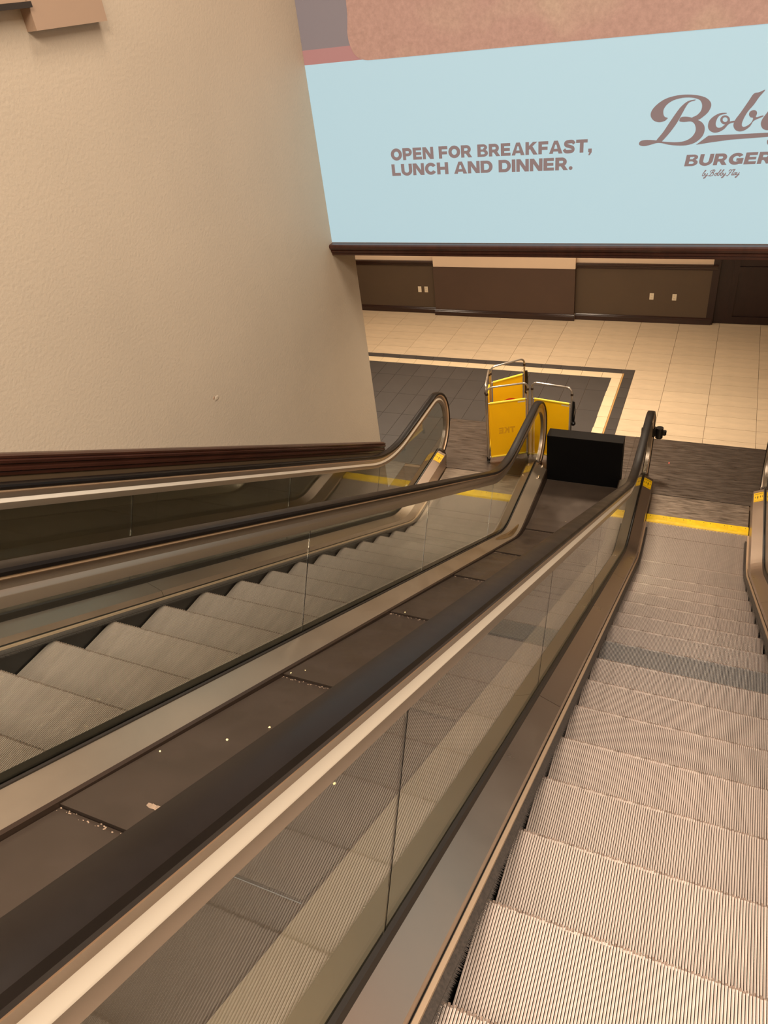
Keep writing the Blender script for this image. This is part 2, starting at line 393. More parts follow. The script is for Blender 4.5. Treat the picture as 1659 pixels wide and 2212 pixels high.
# charcoal field
ys = [.50, 1.11, 1.697, 2.285, 2.872, q2]
k = 0
xx = [XL] + [TX - TH * (i + .5) for i in range(16, -1, -1)] + [b3]
for a, b in zip(xx, xx[1:]):
    for c, d_ in zip(ys, ys[1:]):
        if b <= -3.27: tile(a, b, c, d_, M['tile_dark'])
        elif c >= 1.69: tile(max(a, -6.4), b, max(c, PY), d_, M['tile_dark'])
        elif a < -3.27: tile(a, -3.275, c, d_, M['tile_dark'])
obj('tile_bed', bx(-7.6, -3.5, -3.2, .498, -.012, -.001), M['tile_dark'], floor)
obj('tile_bed', bx(.95, 4.5, -8.6, PY - .004, -.012, -.001), M['tile_light'], floor)
obj('tile_bed', bx(-7.6, 4.5, yw + .06, 6.8, -.012, -.001), M['tile_light'], floor)

# ------------------------------------------------------------------ projected picture
scr = thing('projected_advert', 'large projected pale teal burger advert on the wall above the hall', 'screen', (0, YB, 3.25))
YS = -.004
def flat(name, poly, m, y, parent=scr, th=.0015):
    bm = bmesh.new(); pts = [(x, z - 3.25) for x, z in poly]
    A = [bm.verts.new((p[0], y, p[1])) for p in pts]; es = [bm.edges.new((A[i], A[(i + 1) % len(A)])) for i in range(len(A))]
    bmesh.ops.triangle_fill(bm, edges=es, use_beauty=True)
    r = bmesh.ops.extrude_face_region(bm, geom=bm.faces[:]); bmesh.ops.translate(bm, vec=(0, -th, 0), verts=[v for v in r['geom'] if isinstance(v, bmesh.types.BMVert)])
    return obj(name, bm, m, parent)
obj('picture_field', bx(WX + .001, 4.48, -.006, 0, 0, 1.345), M['screen'], scr)
obj('picture_field', bx(WX + .001, 4.48, -.005, 0, 1.345, 4.4), M['pr_grey'], scr)
obj('pink_band', bx(WX + .001, -2.6, -.0065, -.004, 1.292, 1.385), M['pr_pink'], scr)
def smooth(P, n=5, closed=True):
    out = []; L_ = len(P)
    for i in range(L_):
        p0, p1, p2, p3 = (Vector(P[(i + k) % L_]) for k in (-1, 0, 1, 2))
        for j in range(n):
            t = j / n; out.append(tuple(.5 * ((2 * p1) + (p2 - p0) * t + (2 * p0 - 5 * p1 + 4 * p2 - p3) * t * t + (3 * p1 - p0 - 3 * p2 + p3) * t * t * t)))
    return out
bread = [(-2.795, 4.90), (-2.80, 4.80), (-2.815, 4.70), (-2.80, 4.62), (-2.765, 4.565), (-2.70, 4.538), (-2.60, 4.534), (-2.3, 4.532), (-1.8, 4.530), (-1.0, 4.524), (-.1, 4.516), (.8, 4.51), (1.8, 4.50), (2.6, 4.51), (3.1, 4.56), (3.3, 4.8), (3.35, 5.4), (3.1, 6.1), (2.2, 6.7), (.3, 6.9), (-1.5, 6.75), (-2.5, 6.2), (-2.78, 5.5)]
flat('bread_slice', smooth(bread, 4), M['pr_bread'], -.0065, th=.003)
# text
# heavy wide block lettering, each glyph a set of filled quads on a unit-high grid
def _q(*p): return [list(p)]
def _r(x0, y0, x1, y1): return [[(x0, y0), (x1, y0), (x1, y1), (x0, y1)]]
def _ring(cx, cy, ro, so, ri, si, a0, a1, n=18):
    out = []
    for i in range(n):
        a, b = radians(a0 + (a1 - a0) * i / n), radians(a0 + (a1 - a0) * (i + 1) / n)
        out.append([(cx + ri * cos(a), cy + si * sin(a)), (cx + ro * cos(a), cy + so * sin(a)), (cx + ro * cos(b), cy + so * sin(b)), (cx + ri * cos(b), cy + si * sin(b))])
    return out
def _stroke(pts, w):
    P = []; n = len(pts); out = []
    for i in range(n - 1):
        p0 = Vector(pts[max(i - 1, 0)]); p1 = Vector(pts[i]); p2 = Vector(pts[i + 1]); p3 = Vector(pts[min(i + 2, n - 1)])
        for j in range(4):
            t = j / 4; P.append(.5 * ((2 * p1) + (p2 - p0) * t + (2 * p0 - 5 * p1 + 4 * p2 - p3) * t * t + (3 * p1 - p0 - 3 * p2 + p3) * t ** 3))
    P.append(Vector(pts[-1])); S = []
    for i, p in enumerate(P):
        d = P[min(i + 1, len(P) - 1)] - P[max(i - 1, 0)]; nn = Vector((-d.y, d.x)).normalized() * w / 2; S.append((tuple(p + nn), tuple(p - nn)))
    for a, b in zip(S, S[1:]): out.append([a[0], a[1], b[1], b[0]])
    return out
_P = _r(0, 0, .34, 1) + _r(.34, .75, .58, 1) + _r(.34, .31, .58, .55) + _ring(.58, .655, .44, .345, .12, .10, -90, 90)
GLY = {
 'O': (_ring(.62, .5, .62, .51, .27, .24, 0, 360, 32), 1.24),
 'P': (_P, 1.04),
 'E': (_r(0, 0, .34, 1) + _r(.34, .76, .94, 1) + _r(.34, .385, .90, .615) + _r(.34, 0, .96, .24), .98),
 'N': (_r(0, 0, .32, 1) + _r(.84, 0, 1.16, 1) + _q((.0, 1), (.38, 1), (1.16, 0), (.78, 0)), 1.16),
 'F': (_r(0, 0, .34, 1) + _r(.34, .75, .94, 1) + _r(.34, .33, .88, .58), .94),
 'R': (_P + _q((.42, .40), (.80, .42), (1.14, 0), (.74, 0)), 1.12),
 'B': (_r(0, 0, .34, 1) + _r(.34, .80, .60, 1) + _r(.34, .41, .62, .60) + _r(.34, 0, .62, .20) + _ring(.60, .745, .40, .255, .10, .07, -90, 90) + _ring(.62, .29, .45, .29, .12, .09, -90, 90), 1.08),
 'A': (_q((0, 0), (.36, 0), (.66, 1), (.46, 1)) + _q((.90, 0), (1.28, 0), (.82, 1), (.60, 1)) + _r(.28, .17, 1.0, .38) + _q((.46, 1), (.82, 1), (.72, .70), (.56, .70)), 1.28),
 'K': (_r(0, 0, .34, 1) + _q((.30, .36), (.30, .66), (.72, 1), (1.14, 1)) + _q((.40, .50), (.64, .70), (1.18, 0), (.76, 0)), 1.16),
 'S': (_stroke([(.98, .70), (.84, .86), (.55, .88), (.22, .82), (.20, .63), (.52, .52), (.86, .40), (.86, .19), (.54, .12), (.20, .14), (.04, .31)], .27), 1.06),
 'T': (_r(0, .75, 1.06, 1) + _r(.36, 0, .70, .75), 1.06),
 ',': (_r(0, 0, .32, .28) + _q((.10, 0), (.32, 0), (.16, -.22), (.02, -.22)), .34),
 '.': (_ring(.17, .15, .17, .15, 0, 0, 0, 360, 14), .34),
 'L': (_r(0, 0, .34, 1) + _r(.34, 0, .92, .25), .92),
 'U': (_r(0, .42, .34, 1) + _r(.80, .42, 1.14, 1) + _ring(.57, .43, .57, .45, .23, .19, 180, 360), 1.14),
 'C': (_ring(.60, .5, .60, .51, .26, .24, 32, 328, 28), 1.14),
 'H': (_r(0, 0, .34, 1) + _r(.80, 0, 1.14, 1) + _r(.34, .38, .80, .63), 1.14),
 'D': (_r(0, 0, .34, 1) + _r(.34, .75, .58, 1) + _r(.34, 0, .58, .25) + _ring(.58, .5, .58, .5, .24, .25, -90, 90), 1.16),
 'I': (_r(0, 0, .34, 1), .34),
 'G': (_ring(.60, .5, .60, .51, .26, .24, 35, 345, 28) + _r(.62, .34, 1.18, .55) + _r(.92, .06, 1.18, .5), 1.20),
 ' ': ([], .40)}
def text_mesh(name, body, x0, x1, z0, cap, m, y=-.0068, parent=None, shear=0., mirror=False):
    gap = .085; W = sum(GLY[c][1] + gap for c in body) - gap; k = (x1 - x0) / W; bm = bmesh.new(); cx = 0
    for c in body:
        for poly in GLY[c][0]:
            pts = [((cx + px + shear * pz) * k, pz * cap) for px, pz in poly]
            if mirror: pts = [((x1 - x0) - px, pz) for px, pz in pts]
            pts = [p for i, p in enumerate(pts) if (Vector(p) - Vector(pts[i - 1])).length > 1e-7]
            if len(pts) > 2: bm.faces.new([bm.verts.new((x0 + px, y, z0 + pz)) for px, pz in pts])
        cx += GLY[c][1] + gap
    bmesh.ops.remove_doubles(bm, verts=bm.verts, dist=1e-5)
    return obj(name, bm, m, parent)
text_mesh('lettering', 'OPEN FOR BREAKFAST,', -2.575, -1.072, 3.866 - 3.25, .083, M['pr_text'], parent=scr)
text_mesh('lettering', 'LUNCH AND DINNER.', -2.58, -1.20, 3.757 - 3.25, .083, M['pr_text'], parent=scr)
text_mesh('lettering', 'BURGERS', -.466, .135, 3.7555 - 3.25, .070, M['pr_text'], parent=scr, shear=.12)
SCRIPT_B= [[(-0.4473,4.1463),(-0.4886,4.1399),(-0.5228,4.1144),(-0.5462,4.0853),(-0.5832,4.0283),(-0.6206,3.9674),(-0.66,3.916),(-0.6369,3.9086),(-0.6207,3.9143),(-0.5764,3.9653),(-0.5389,4.0208),(-0.5171,4.0658),(-0.4957,4.1103),(-0.4773,4.1332),(-0.4467,4.1413)],[(-0.6015,4.0464),(-0.6166,4.0342),(-0.6489,4.0282),(-0.683,4.0388),(-0.7047,4.0634),(-0.7057,4.092),(-0.6855,4.1216),(-0.645,4.1522),(-0.5984,4.1694),(-0.5354,4.1778),(-0.4719,4.1752),(-0.4184,4.1653),(-0.3801,4.1505),(-0.3536,4.1266),(-0.3475,4.1014),(-0.3592,4.0721),(-0.3823,4.0491),(-0.4166,4.0286),(-0.453,4.0434),(-0.4255,4.0566),(-0.4047,4.0797),(-0.4007,4.1096),(-0.4119,4.1352),(-0.4319,4.1489),(-0.4698,4.1587),(-0.5228,4.1606),(-0.5749,4.1503),(-0.6103,4.1298),(-0.6291,4.1029),(-0.6292,4.0773),(-0.6191,4.0587),(-0.6009,4.0515)],[(-0.5206,4.0497),(-0.4887,4.052),(-0.4531,4.0444),(-0.4168,4.0297),(-0.3881,4.0128),(-0.3698,3.9862),(-0.3693,3.95),(-0.3867,3.9196),(-0.4212,3.8948),(-0.4687,3.8836),(-0.5235,3.8844),(-0.5796,3.8921),(-0.6195,3.9025),(-0.6533,3.905),(-0.6917,3.8959),(-0.7307,3.8895),(-0.7598,3.8961),(-0.7655,3.9099),(-0.7535,3.9229),(-0.7171,3.9267),(-0.6605,3.9214),(-0.6319,3.9148),(-0.5813,3.9083),(-0.5258,3.9047),(-0.4773,3.9105),(-0.4418,3.93),(-0.4237,3.9578),(-0.4227,3.9837),(-0.4356,4.0102),(-0.4585,4.0227),(-0.4959,4.0216),(-0.5262,4.0278)],[(-0.2541,4.061),(-0.2901,4.0606),(-0.3242,4.0449),(-0.3471,4.0208),(-0.3509,3.9904),(-0.3398,3.9667),(-0.3112,3.9508),(-0.2801,3.9534),(-0.2511,3.9699),(-0.2281,3.9967),(-0.1944,4.0051),(-0.1931,4.0135),(-0.2284,4.0094),(-0.2542,3.9915),(-0.2732,3.9787),(-0.2943,3.9798),(-0.3063,3.9983),(-0.3034,4.0261),(-0.2883,4.0479),(-0.2533,4.056)],[(-0.0516,4.1743),(-0.084,4.1631),(-0.1127,4.1577),(-0.1361,4.1181),(-0.1717,4.0563),(-0.1963,4.0177),(-0.202,3.9878),(-0.1878,3.9617),(-0.1602,3.9501),(-0.1305,3.9563),(-0.1034,3.9776),(-0.0879,4.0069),(-0.0411,4.0267),(-0.0424,4.0342),(-0.0786,4.0263),(-0.0763,4.0459),(-0.0817,4.06),(-0.0978,4.0669),(-0.1168,4.0606),(-0.1216,4.0436),(-0.1105,4.028),(-0.0945,4.0222),(-0.1015,3.9976),(-0.124,3.9797),(-0.1438,3.9757),(-0.1533,3.9878),(-0.15,4.0152),(-0.1316,4.059),(-0.1027,4.0966),(-0.0795,4.1363)],[(0.0976,4.1709),(0.0662,4.1598),(0.0383,4.1546),(0.0163,4.1154),(-0.0171,4.0544),(-0.0404,4.0163),(-0.0453,3.9867),(-0.0309,3.9609),(-0.0039,3.9495),(0.025,3.9556),(0.051,3.9767),(0.0655,4.0056),(0.1107,4.0251),(0.1093,4.0325),(0.0742,4.0247),(0.076,4.0441),(0.0705,4.058),(0.0547,4.0648),(0.0363,4.0586),(0.0319,4.0418),(0.043,4.0264),(0.0588,4.0207),(0.0524,3.9964),(0.0308,3.9787),(0.0117,3.9747),(0.0021,3.9867),(0.0048,4.0138),(0.0219,4.057),(0.0494,4.0941),(0.0711,4.1334)],[(0.1036,4.0162),(0.1207,4.0542),(0.1442,4.0576),(0.137,4.0193),(0.1372,3.9801),(0.1539,3.9694),(0.178,4.0073),(0.1907,4.0645),(0.2191,4.0652),(0.2003,3.9914),(0.1728,3.9089),(0.1278,3.8605),(0.0702,3.8477),(0.0167,3.8653),(0.0072,3.8913),(0.0257,3.9006),(0.0436,3.8846),(0.0807,3.8727),(0.118,3.8863),(0.1532,3.9347),(0.1636,3.9565),(0.1364,3.9455),(0.1089,3.9618),(0.1033,3.9917)]]
RING= [[(-0.2258,4.0193),(-0.226,4.0112),(-0.2289,4.0041),(-0.2344,3.9985),(-0.2418,3.9952),(-0.2505,3.9944),(-0.2596,3.9961),(-0.2682,4.0003),(-0.2754,4.0065),(-0.2805,4.0142),(-0.2831,4.0224),(-0.2828,4.0305),(-0.2798,4.0377),(-0.2743,4.0432),(-0.2669,4.0465),(-0.2582,4.0472),(-0.2492,4.0455),(-0.2407,4.0413),(-0.2335,4.0351),(-0.2284,4.0276)],[(-0.24,4.0216),(-0.2404,4.0164),(-0.2429,4.0121),(-0.2472,4.0094),(-0.2526,4.0087),(-0.2583,4.01),(-0.2635,4.0132),(-0.2673,4.0179),(-0.2692,4.0232),(-0.2688,4.0284),(-0.2663,4.0327),(-0.262,4.0354),(-0.2566,4.0361),(-0.2509,4.0348),(-0.2457,4.0315),(-0.2419,4.0269)]]
SWASH= [(-0.409,3.8837),(-0.3407,3.9346),(-0.0004,3.9352),(0.0646,3.9341),(0.0583,3.9143),(-0.0013,3.911),(-0.2051,3.905),(-0.3194,3.8945)]
for P_ in SCRIPT_B: flat('script_letter', smooth(P_, 3), M['pr_text'], -.0068, th=.0012)
bm = bmesh.new()
for i in range(20):
    a, b = RING[0][i], RING[0][(i + 1) % 20]; k = int(i * 16 / 20); c, d_ = RING[1][int(round((i + 1) * .8)) % 16], RING[1][int(round(i * .8)) % 16]
    q = [a, b, c, d_] if c != d_ else [a, b, c]
    bm.faces.new([bm.verts.new((p[0], -.0080, p[1] - 3.25)) for p in q])
obj('script_letter', bm, M['pr_text'], scr)
flat('underline', SWASH, M['pr_text'], -.0068, th=.0012)

# small script line, drawn as strokes
def ribbon(pts, w):
    P = []
    n = len(pts)
    for i in range(n - 1):
        p0 = Vector(pts[max(i - 1, 0)]); p1 = Vector(pts[i]); p2 = Vector(pts[i + 1]); p3 = Vector(pts[min(i + 2, n - 1)])
        for j in range(4):
            t = j / 4; P.append(.5 * ((2 * p1) + (p2 - p0) * t + (2 * p0 - 5 * p1 + 4 * p2 - p3) * t * t + (3 * p1 - p0 - 3 * p2 + p3) * t ** 3))
    P.append(Vector(pts[-1])); return P
GL = {'b': ([[(.1, .5), (.45, 1.0), (.5, 1.15), (.36, 1.1), (.15, .4), (.15, .05), (.4, .05), (.5, .4), (.42, .52), (.6, .42)]], .55),
      'o': ([[(.4, .5), (.15, .4), (.1, .1), (.35, 0), (.52, .3), (.4, .5), (.6, .45)]], .52),
      'y': ([[(.05, .5), (.1, .1), (.3, .05), (.5, .5), (.3, -.3), (.05, -.5), (.0, -.35), (.6, .1)]], .55),
      'l': ([[(.05, .1), (.3, .9), (.4, 1.15), (.25, 1.0), (.12, .2), (.2, 0), (.4, .15)]], .35),
      'a': ([[(.5, .5), (.15, .42), (.08, .08), (.3, .05), (.52, .5), (.45, .08), (.65, .1)]], .6),
      'B': ([[(.55, 1.1), (.3, .5), (.05, 0), (-.2, .05)], [(.0, .7), (.1, 1.05), (.6, 1.2), (.85, 1.0), (.6, .65), (.35, .62), (.75, .5), (.7, .1), (.3, -.05), (.05, 0)]], .95),
      'F': ([[(.6, 1.0), (.4, .4), (.1, -.1), (-.1, 0)], [(.1, .8), (.2, 1.1), (.6, 1.05), (1.0, 1.15)], [(.25, .5), (.6, .55)]], .75), ' ': ([], .35)}
bm = bmesh.new(); cx_ = -.350; sc_ = .030
for ch in 'by Bobby Flay':
    st, adv = GL[ch]
    for s_ in st:
        P = ribbon([(cx_ + (px + .22 * pz) * sc_, 3.6925 + pz * sc_) for px, pz in s_], 0)
        for a, b in zip(P, P[1:]):
            d_ = (b - a)
            if d_.length < 1e-6: continue
            nrm = Vector((-d_.y, d_.x)).normalized() * .0024; e = d_.normalized() * .001
            q = [a - nrm - e, b - nrm + e, b + nrm + e, a + nrm - e]
            vv = [bm.verts.new((p[0], -.0078, p[1] - 3.25)) for p in q]; bm.faces.new(vv)
    cx_ += adv * sc_ * 1.05
obj('lettering', bm, M['pr_text'], scr)

# ================================================================== ESCALATORS
def ylo(y, h, zf, r=.75):
    P = path(h, zf, r, yend=3)
    for a, b in zip(P, P[1:]):
        if a[0] <= y <= b[0]: t = (y - a[0]) / (b[0] - a[0]); return a[1] + (b[1] - a[1]) * t
    return zf
# one step, origin on the front edge of the tread
def step_mesh():
    bm = bmesh.new(); n = 124; W = .984; p = W / n
    for i in range(n):
        x0 = -W / 2 + p * i + p * .16; x1 = x0 + p * .68; e = .005 if i % 2 else .001
        poly = [(-.462, 0), (e - .002, 0), (e, -.004), (-.003, -.02), (-.008, -.215), (-.022, -.215), (-.020, -.0125), (-.462, -.0125)]
        A = [bm.verts.new((x0, a, b)) for a, b in poly]; B = [bm.verts.new((x1, a, b)) for a, b in poly]
        bm.faces.new(A); bm.faces.new(B[::-1])
        d_ = -.003 - .004 * random.random(); q0 = bm.verts.new((x0, d_, 0)); q1 = bm.verts.new((x1, d_, 0))
        xm = x1 - p * .17; m0 = bm.verts.new((xm, -.462, 0)); m1 = bm.verts.new((xm, d_, 0))
        bm.faces.new((A[0], m0, m1, q0)); bm.faces.new((m0, B[0], q1, m1)).material_index = 3; bm.faces.new((q0, m1, q1, B[1], A[1])).material_index = 2
        for j in (1, 2, 3): bm.faces.new((A[j], B[j], B[j + 1], A[j + 1])).material_index = 2 if j == 1 else 0
    box(bm, -W / 2, W / 2, -.462, -.006, -.03, -.0115, 1)
    box(bm, -W / 2, W / 2, -.035, -.013, -.215, -.0115, 1)
    return bm
step0 = obj('step', step_mesh(), [M['step'], M['step_dirt'], M['step_edge'], M['step_highlight']])
STEP_ME = step0.data; bpy.data.objects.remove(step0)
M['step_b'] = mat('cast_aluminium_cleat_grey', lin((118, 112, 108)), .45, .55, var=.12, vscale=7, stretch=(3, .5, .5), roughvar=.08)
ICON = [(-.8, .1), (-.25, -.25), (.3, .15), (.8, .3)]
def sticker(cx, s, x0, z0, x1, z1, parent, y0=.315, y1=.475):
    """yellow pictogram label lying on the sloping deck between (x0,z0) and (x1,z1)"""
    bm = bmesh.new(); dx, dz = x1 - x0, z1 - z0
    def P(u, v, up): return (cx + s * (x0 + dx * u) , y0 + (y1 - y0) * v, z0 + dz * u + up)
    def quad(u0, u1, v0, v1, up, mi):
        f = bm.faces.new([bm.verts.new(P(u, v, up)) for u, v in ((u0, v0), (u1, v0), (u1, v1), (u0, v1))]); f.material_index = mi
    lo = [bm.verts.new(P(u, v, -.001)) for u, v in ((.06, 0), (.94, 0), (.94, 1), (.06, 1))]; hi = [bm.verts.new(P(u, v, .0022)) for u, v in ((.06, 0), (.94, 0), (.94, 1), (.06, 1))]
    bm.faces.new(hi)
    for i in range(4): bm.faces.new((lo[i], lo[(i + 1) % 4], hi[(i + 1) % 4], hi[i]))
    q = lambda a, b, c, d: quad(a, b, c, d, .0028, 1)
    q(.10, .90, .05, .068); q(.12, .88, .14, .155); q(.14, .86, .80, .83); q(.14, .86, .88, .90)
    for ui, vi, k in ((.2, .5, .7), (.42, .46, 1.2), (.66, .5, .8), (.84, .5, .7)):
        q(ui - .020 * k, ui + .020 * k, vi + .10 * k, vi + .17 * k)           # head
        q(ui - .032 * k, ui + .032 * k, vi - .05 * k, vi + .09 * k)           # body
        q(ui - .075 * k, ui + .075 * k, vi + .02 * k, vi + .05 * k)           # arms
        q(ui - .034 * k, ui - .010 * k, vi - .17 * k, vi - .05 * k); q(ui + .010 * k, ui + .034 * k, vi - .17 * k, vi - .05 * k)
    return obj('warning_sticker', bm, [M['sticker'], M['ink']], parent)

def balustrade(esc, cx, s, hr, seams, joints, outer_w=.757, out_sticker=False):
    GM = M['glass_low'] if cx > -1 else M['glass']
    """s=-1: left side of the steps, s=+1: right side"""
    b = empty_part('balustrade', esc)
    # skirt
    bm = bmesh.new(); strip(bm, cx, s, [(.500, .095, .012), (.508, .095, .012), (.508, -.42, -.30), (.500, -.42, -.30)], yend=.12)
    obj('skirt_panel', bm, M['skirt'], b)
    # bright edge strip and brush below the deck
    bm = bmesh.new(); strip(bm, cx, s, [(.487, .090, .016), (.487, .078, .006), (.503, .078, .006), (.503, .090, .016)], yend=-.03)
    obj('edge_strip', bm, M['gold'], b)
    bm = bmesh.new(); strip(bm, cx, s, [(.488, .078, .006), (.470, .062, .010), (.470, .050, .004), (.500, .050, -.01)], yend=-.12)
    obj('brush_holder', bm, M['bristle'], b)
    bm = bmesh.new(); P = path(.058, .008, .75, -.14); rr = random.Random(3)
    for (ya, za), (yb, zb) in zip(P, P[1:]):
        if yb < -7.4: continue
        L_ = math.hypot(yb - ya, zb - za)
        k = max(1, int(L_ / .0045))
        for i in range(k):
            t = i / k; y = ya + (yb - ya) * t; z = za + (zb - za) * t
            if y < -7.4: continue
            l = .0135 + rr.random() * .004; dy = rr.uniform(-.003, .003)
            v = [bm.verts.new((cx + s * .472, y, z)), bm.verts.new((cx + s * .472, y + .0042, z - .0024)), bm.verts.new((cx + s * (.472 - l), y + .002 + dy, z - .012))]
            bm.faces.new(v)
    o = obj('bristles', bm, M['bristle'], b); o['kind'] = 'stuff'
    # inner deck, in lengths
    js = [YT] + joints
    DP = [(.503, .140, .190), (.598, .186, .236), (.598, .12, .10), (.508, .095, .012), (.503, .098, .014)]
    for i, j in enumerate(joints):
        bm = bmesh.new(); y0 = js[i] + .003
        k = random.uniform(-.0015, .0015)
        loft(bm, [[(cx + s * x, y, zinc(y, h + (k if q_ < 2 else 0))) for q_, (x, h, zf) in enumerate(DP)] for y in (y0, j)])
        obj('inner_deck', bm, M['deck'], b)
    bm = bmesh.new(); strip(bm, cx, s, DP, yend=.522, ytop=js[-1] + .003)
    obj('inner_deck', bm, M['deck'], b)
    # dark gasket at the foot of the glass
    bm = bmesh.new(); strip(bm, cx, s, [(.596, .17, .215), (.594, .225, .246), (.604, .232, .250), (.604, .17, .215)], yend=.55)
    obj('gasket', bm, M['gasket'], b)
    bm = bmesh.new(); strip(bm, cx, s, [(.621, .17, .215), (.621, .200, .250), (.628, .195, .246), (.628, .17, .215)], yend=.55)
    obj('gasket', bm, M['gasket'], b)
    # outer deck and its fascia
    bm = bmesh.new(); strip(bm, cx, s, [(.628, .188, .236), (outer_w - .012, .134 if outer_w > .8 else .146, .130 if outer_w > .8 else .152), (outer_w - .012, .11, .10), (.628, .14, .18)], yend=.523)
    obj('outer_deck', bm, M['deck_out'], b)
    bm = bmesh.new(); strip(bm, cx, s, [(outer_w - .012, .135 if outer_w > .8 else .147, .131 if outer_w > .8 else .153), (outer_w, .129 if outer_w > .8 else .140, .125 if outer_w > .8 else .146), (outer_w, -.30, -.02), (outer_w - .012, -.30, -.02)], yend=.523)
    obj('fascia', bm, M['fascia'], b)
    # end cap below the newel
    bm = bmesh.new(); prism(bm, [(cx + s * .508, .0), (cx + s * .508, .188), (cx + s * .60, .234), (cx + s * .628, .234), (cx + s * (outer_w - .012), .129 if outer_w > .8 else .150), (cx + s * (outer_w - .012), .0)], 'y', .40, .518)
    obj('end_cap', bm, M['fascia'], b)
    # glass
    rp = rail_path(hr); ng = -.108
    hb, ht = .16, hr - .108 / CA; L_ = (ht - hb) * CA
    edges = []
    for ym in seams: edges.append((ym - SA * L_ / 2, ym + SA * L_ / 2))
    xa, xb = cx + s * .607, cx + s * .617
    prev = (YT, YT + .3)
    for yb_, yt_ in edges:
        bm = bmesh.new()
        prism(bm, [(prev[0] + .002, zinc(prev[0] + .002, hb)), (yb_ - .002, zinc(yb_ - .002, hb)), (yt_ - .002, zinc(yt_ - .002, ht)), (prev[1] + .002, zinc(prev[1] + .002, ht))], 'x', xa, xb)
        obj('glass_panel', bm, GM, b); prev = (yb_, yt_)
        bm = bmesh.new(); e = .0012
        prism(bm, [(yb_ - e, zinc(yb_ - e, hb)), (yb_ + e, zinc(yb_ + e, hb)), (yt_ + e, zinc(yt_ + e, ht)), (yt_ - e, zinc(yt_ - e, ht))], 'x', xa + .001 * s, xb - .001 * s)
        obj('joint_seal', bm, M['gasket'], b)
    bot = [(y, z) for y, z in path(.16, .20, .75, .52, ytop=prev[0] + .002)]
    top = []
    for y, z, a in rp:
        yy, zz = y + sin(a) * ng, z + cos(a) * ng
        if yy > prev[1] + .01 and a < radians(142): top.append((yy, zz))
    poly = bot + top[::-1] + [(prev[1] + .002, zinc(prev[1] + .002, ht))]
    bm = bmesh.new(); prism(bm, poly, 'x', xa, xb); obj('glass_panel', bm, GM, b)
    # handrail guide profile and rubber handrail
    G = [(.024, -.021), (.031, -.030), (.031, -.036), (.020, -.042), (.015, -.055), (.014, -.071), (.024, -.086), (.025, -.090), (.023, -.122)]
    G = G + [(-x, n_) for x, n_ in G[::-1]]
    GMI = [1, 1, 1, 2, 2, 0, 0, 2, 2, 2, 2, 2, 2, 2, 2, 1, 1, 1] if s < 0 else [1, 1, 1, 2, 2, 2, 2, 2, 2, 2, 2, 0, 0, 2, 2, 1, 1, 1]
    bm = bmesh.new(); sweep_yz(bm, cx + s * .612, rp, G)
    bm.faces.ensure_lookup_table(); ng_ = len(G)
    for fi, f in enumerate(bm.faces):
        if len(f.verts) == 4: f.material_index = GMI[fi % ng_]
    obj('guide_rail', bm, [M['alum_highlight'], M['gold'], M['alum_grey']], b, smooth=True)
    H = [(-.026, -.030), (-.037, -.026), (-.0405, -.014), (-.036, -.004), (-.024, .0), (0, .0015), (.024, 0), (.036, -.004), (.0405, -.014), (.037, -.026), (.026, -.030), (.024, -.020), (-.024, -.020)]
    bm = bmesh.new(); sweep_yz(bm, cx + s * .612, rp, H); obj('handrail', bm, M['rubber'], b, smooth=True)
    # handrail inlet brush at the foot of the newel
    bm = bmesh.new(); prism(bm, [(.50, .0), (.68, .0), (.70, .06), (.66, .17), (.50, .22)], 'x', cx + s * .565, cx + s * .66); obj('inlet_cover', bm, M['fascia'], b)
    sticker(cx, s, .503, .1905, .598, .2365, b)
    if out_sticker: sticker(cx, s, .70, .183, .628, .237, b)
    return b

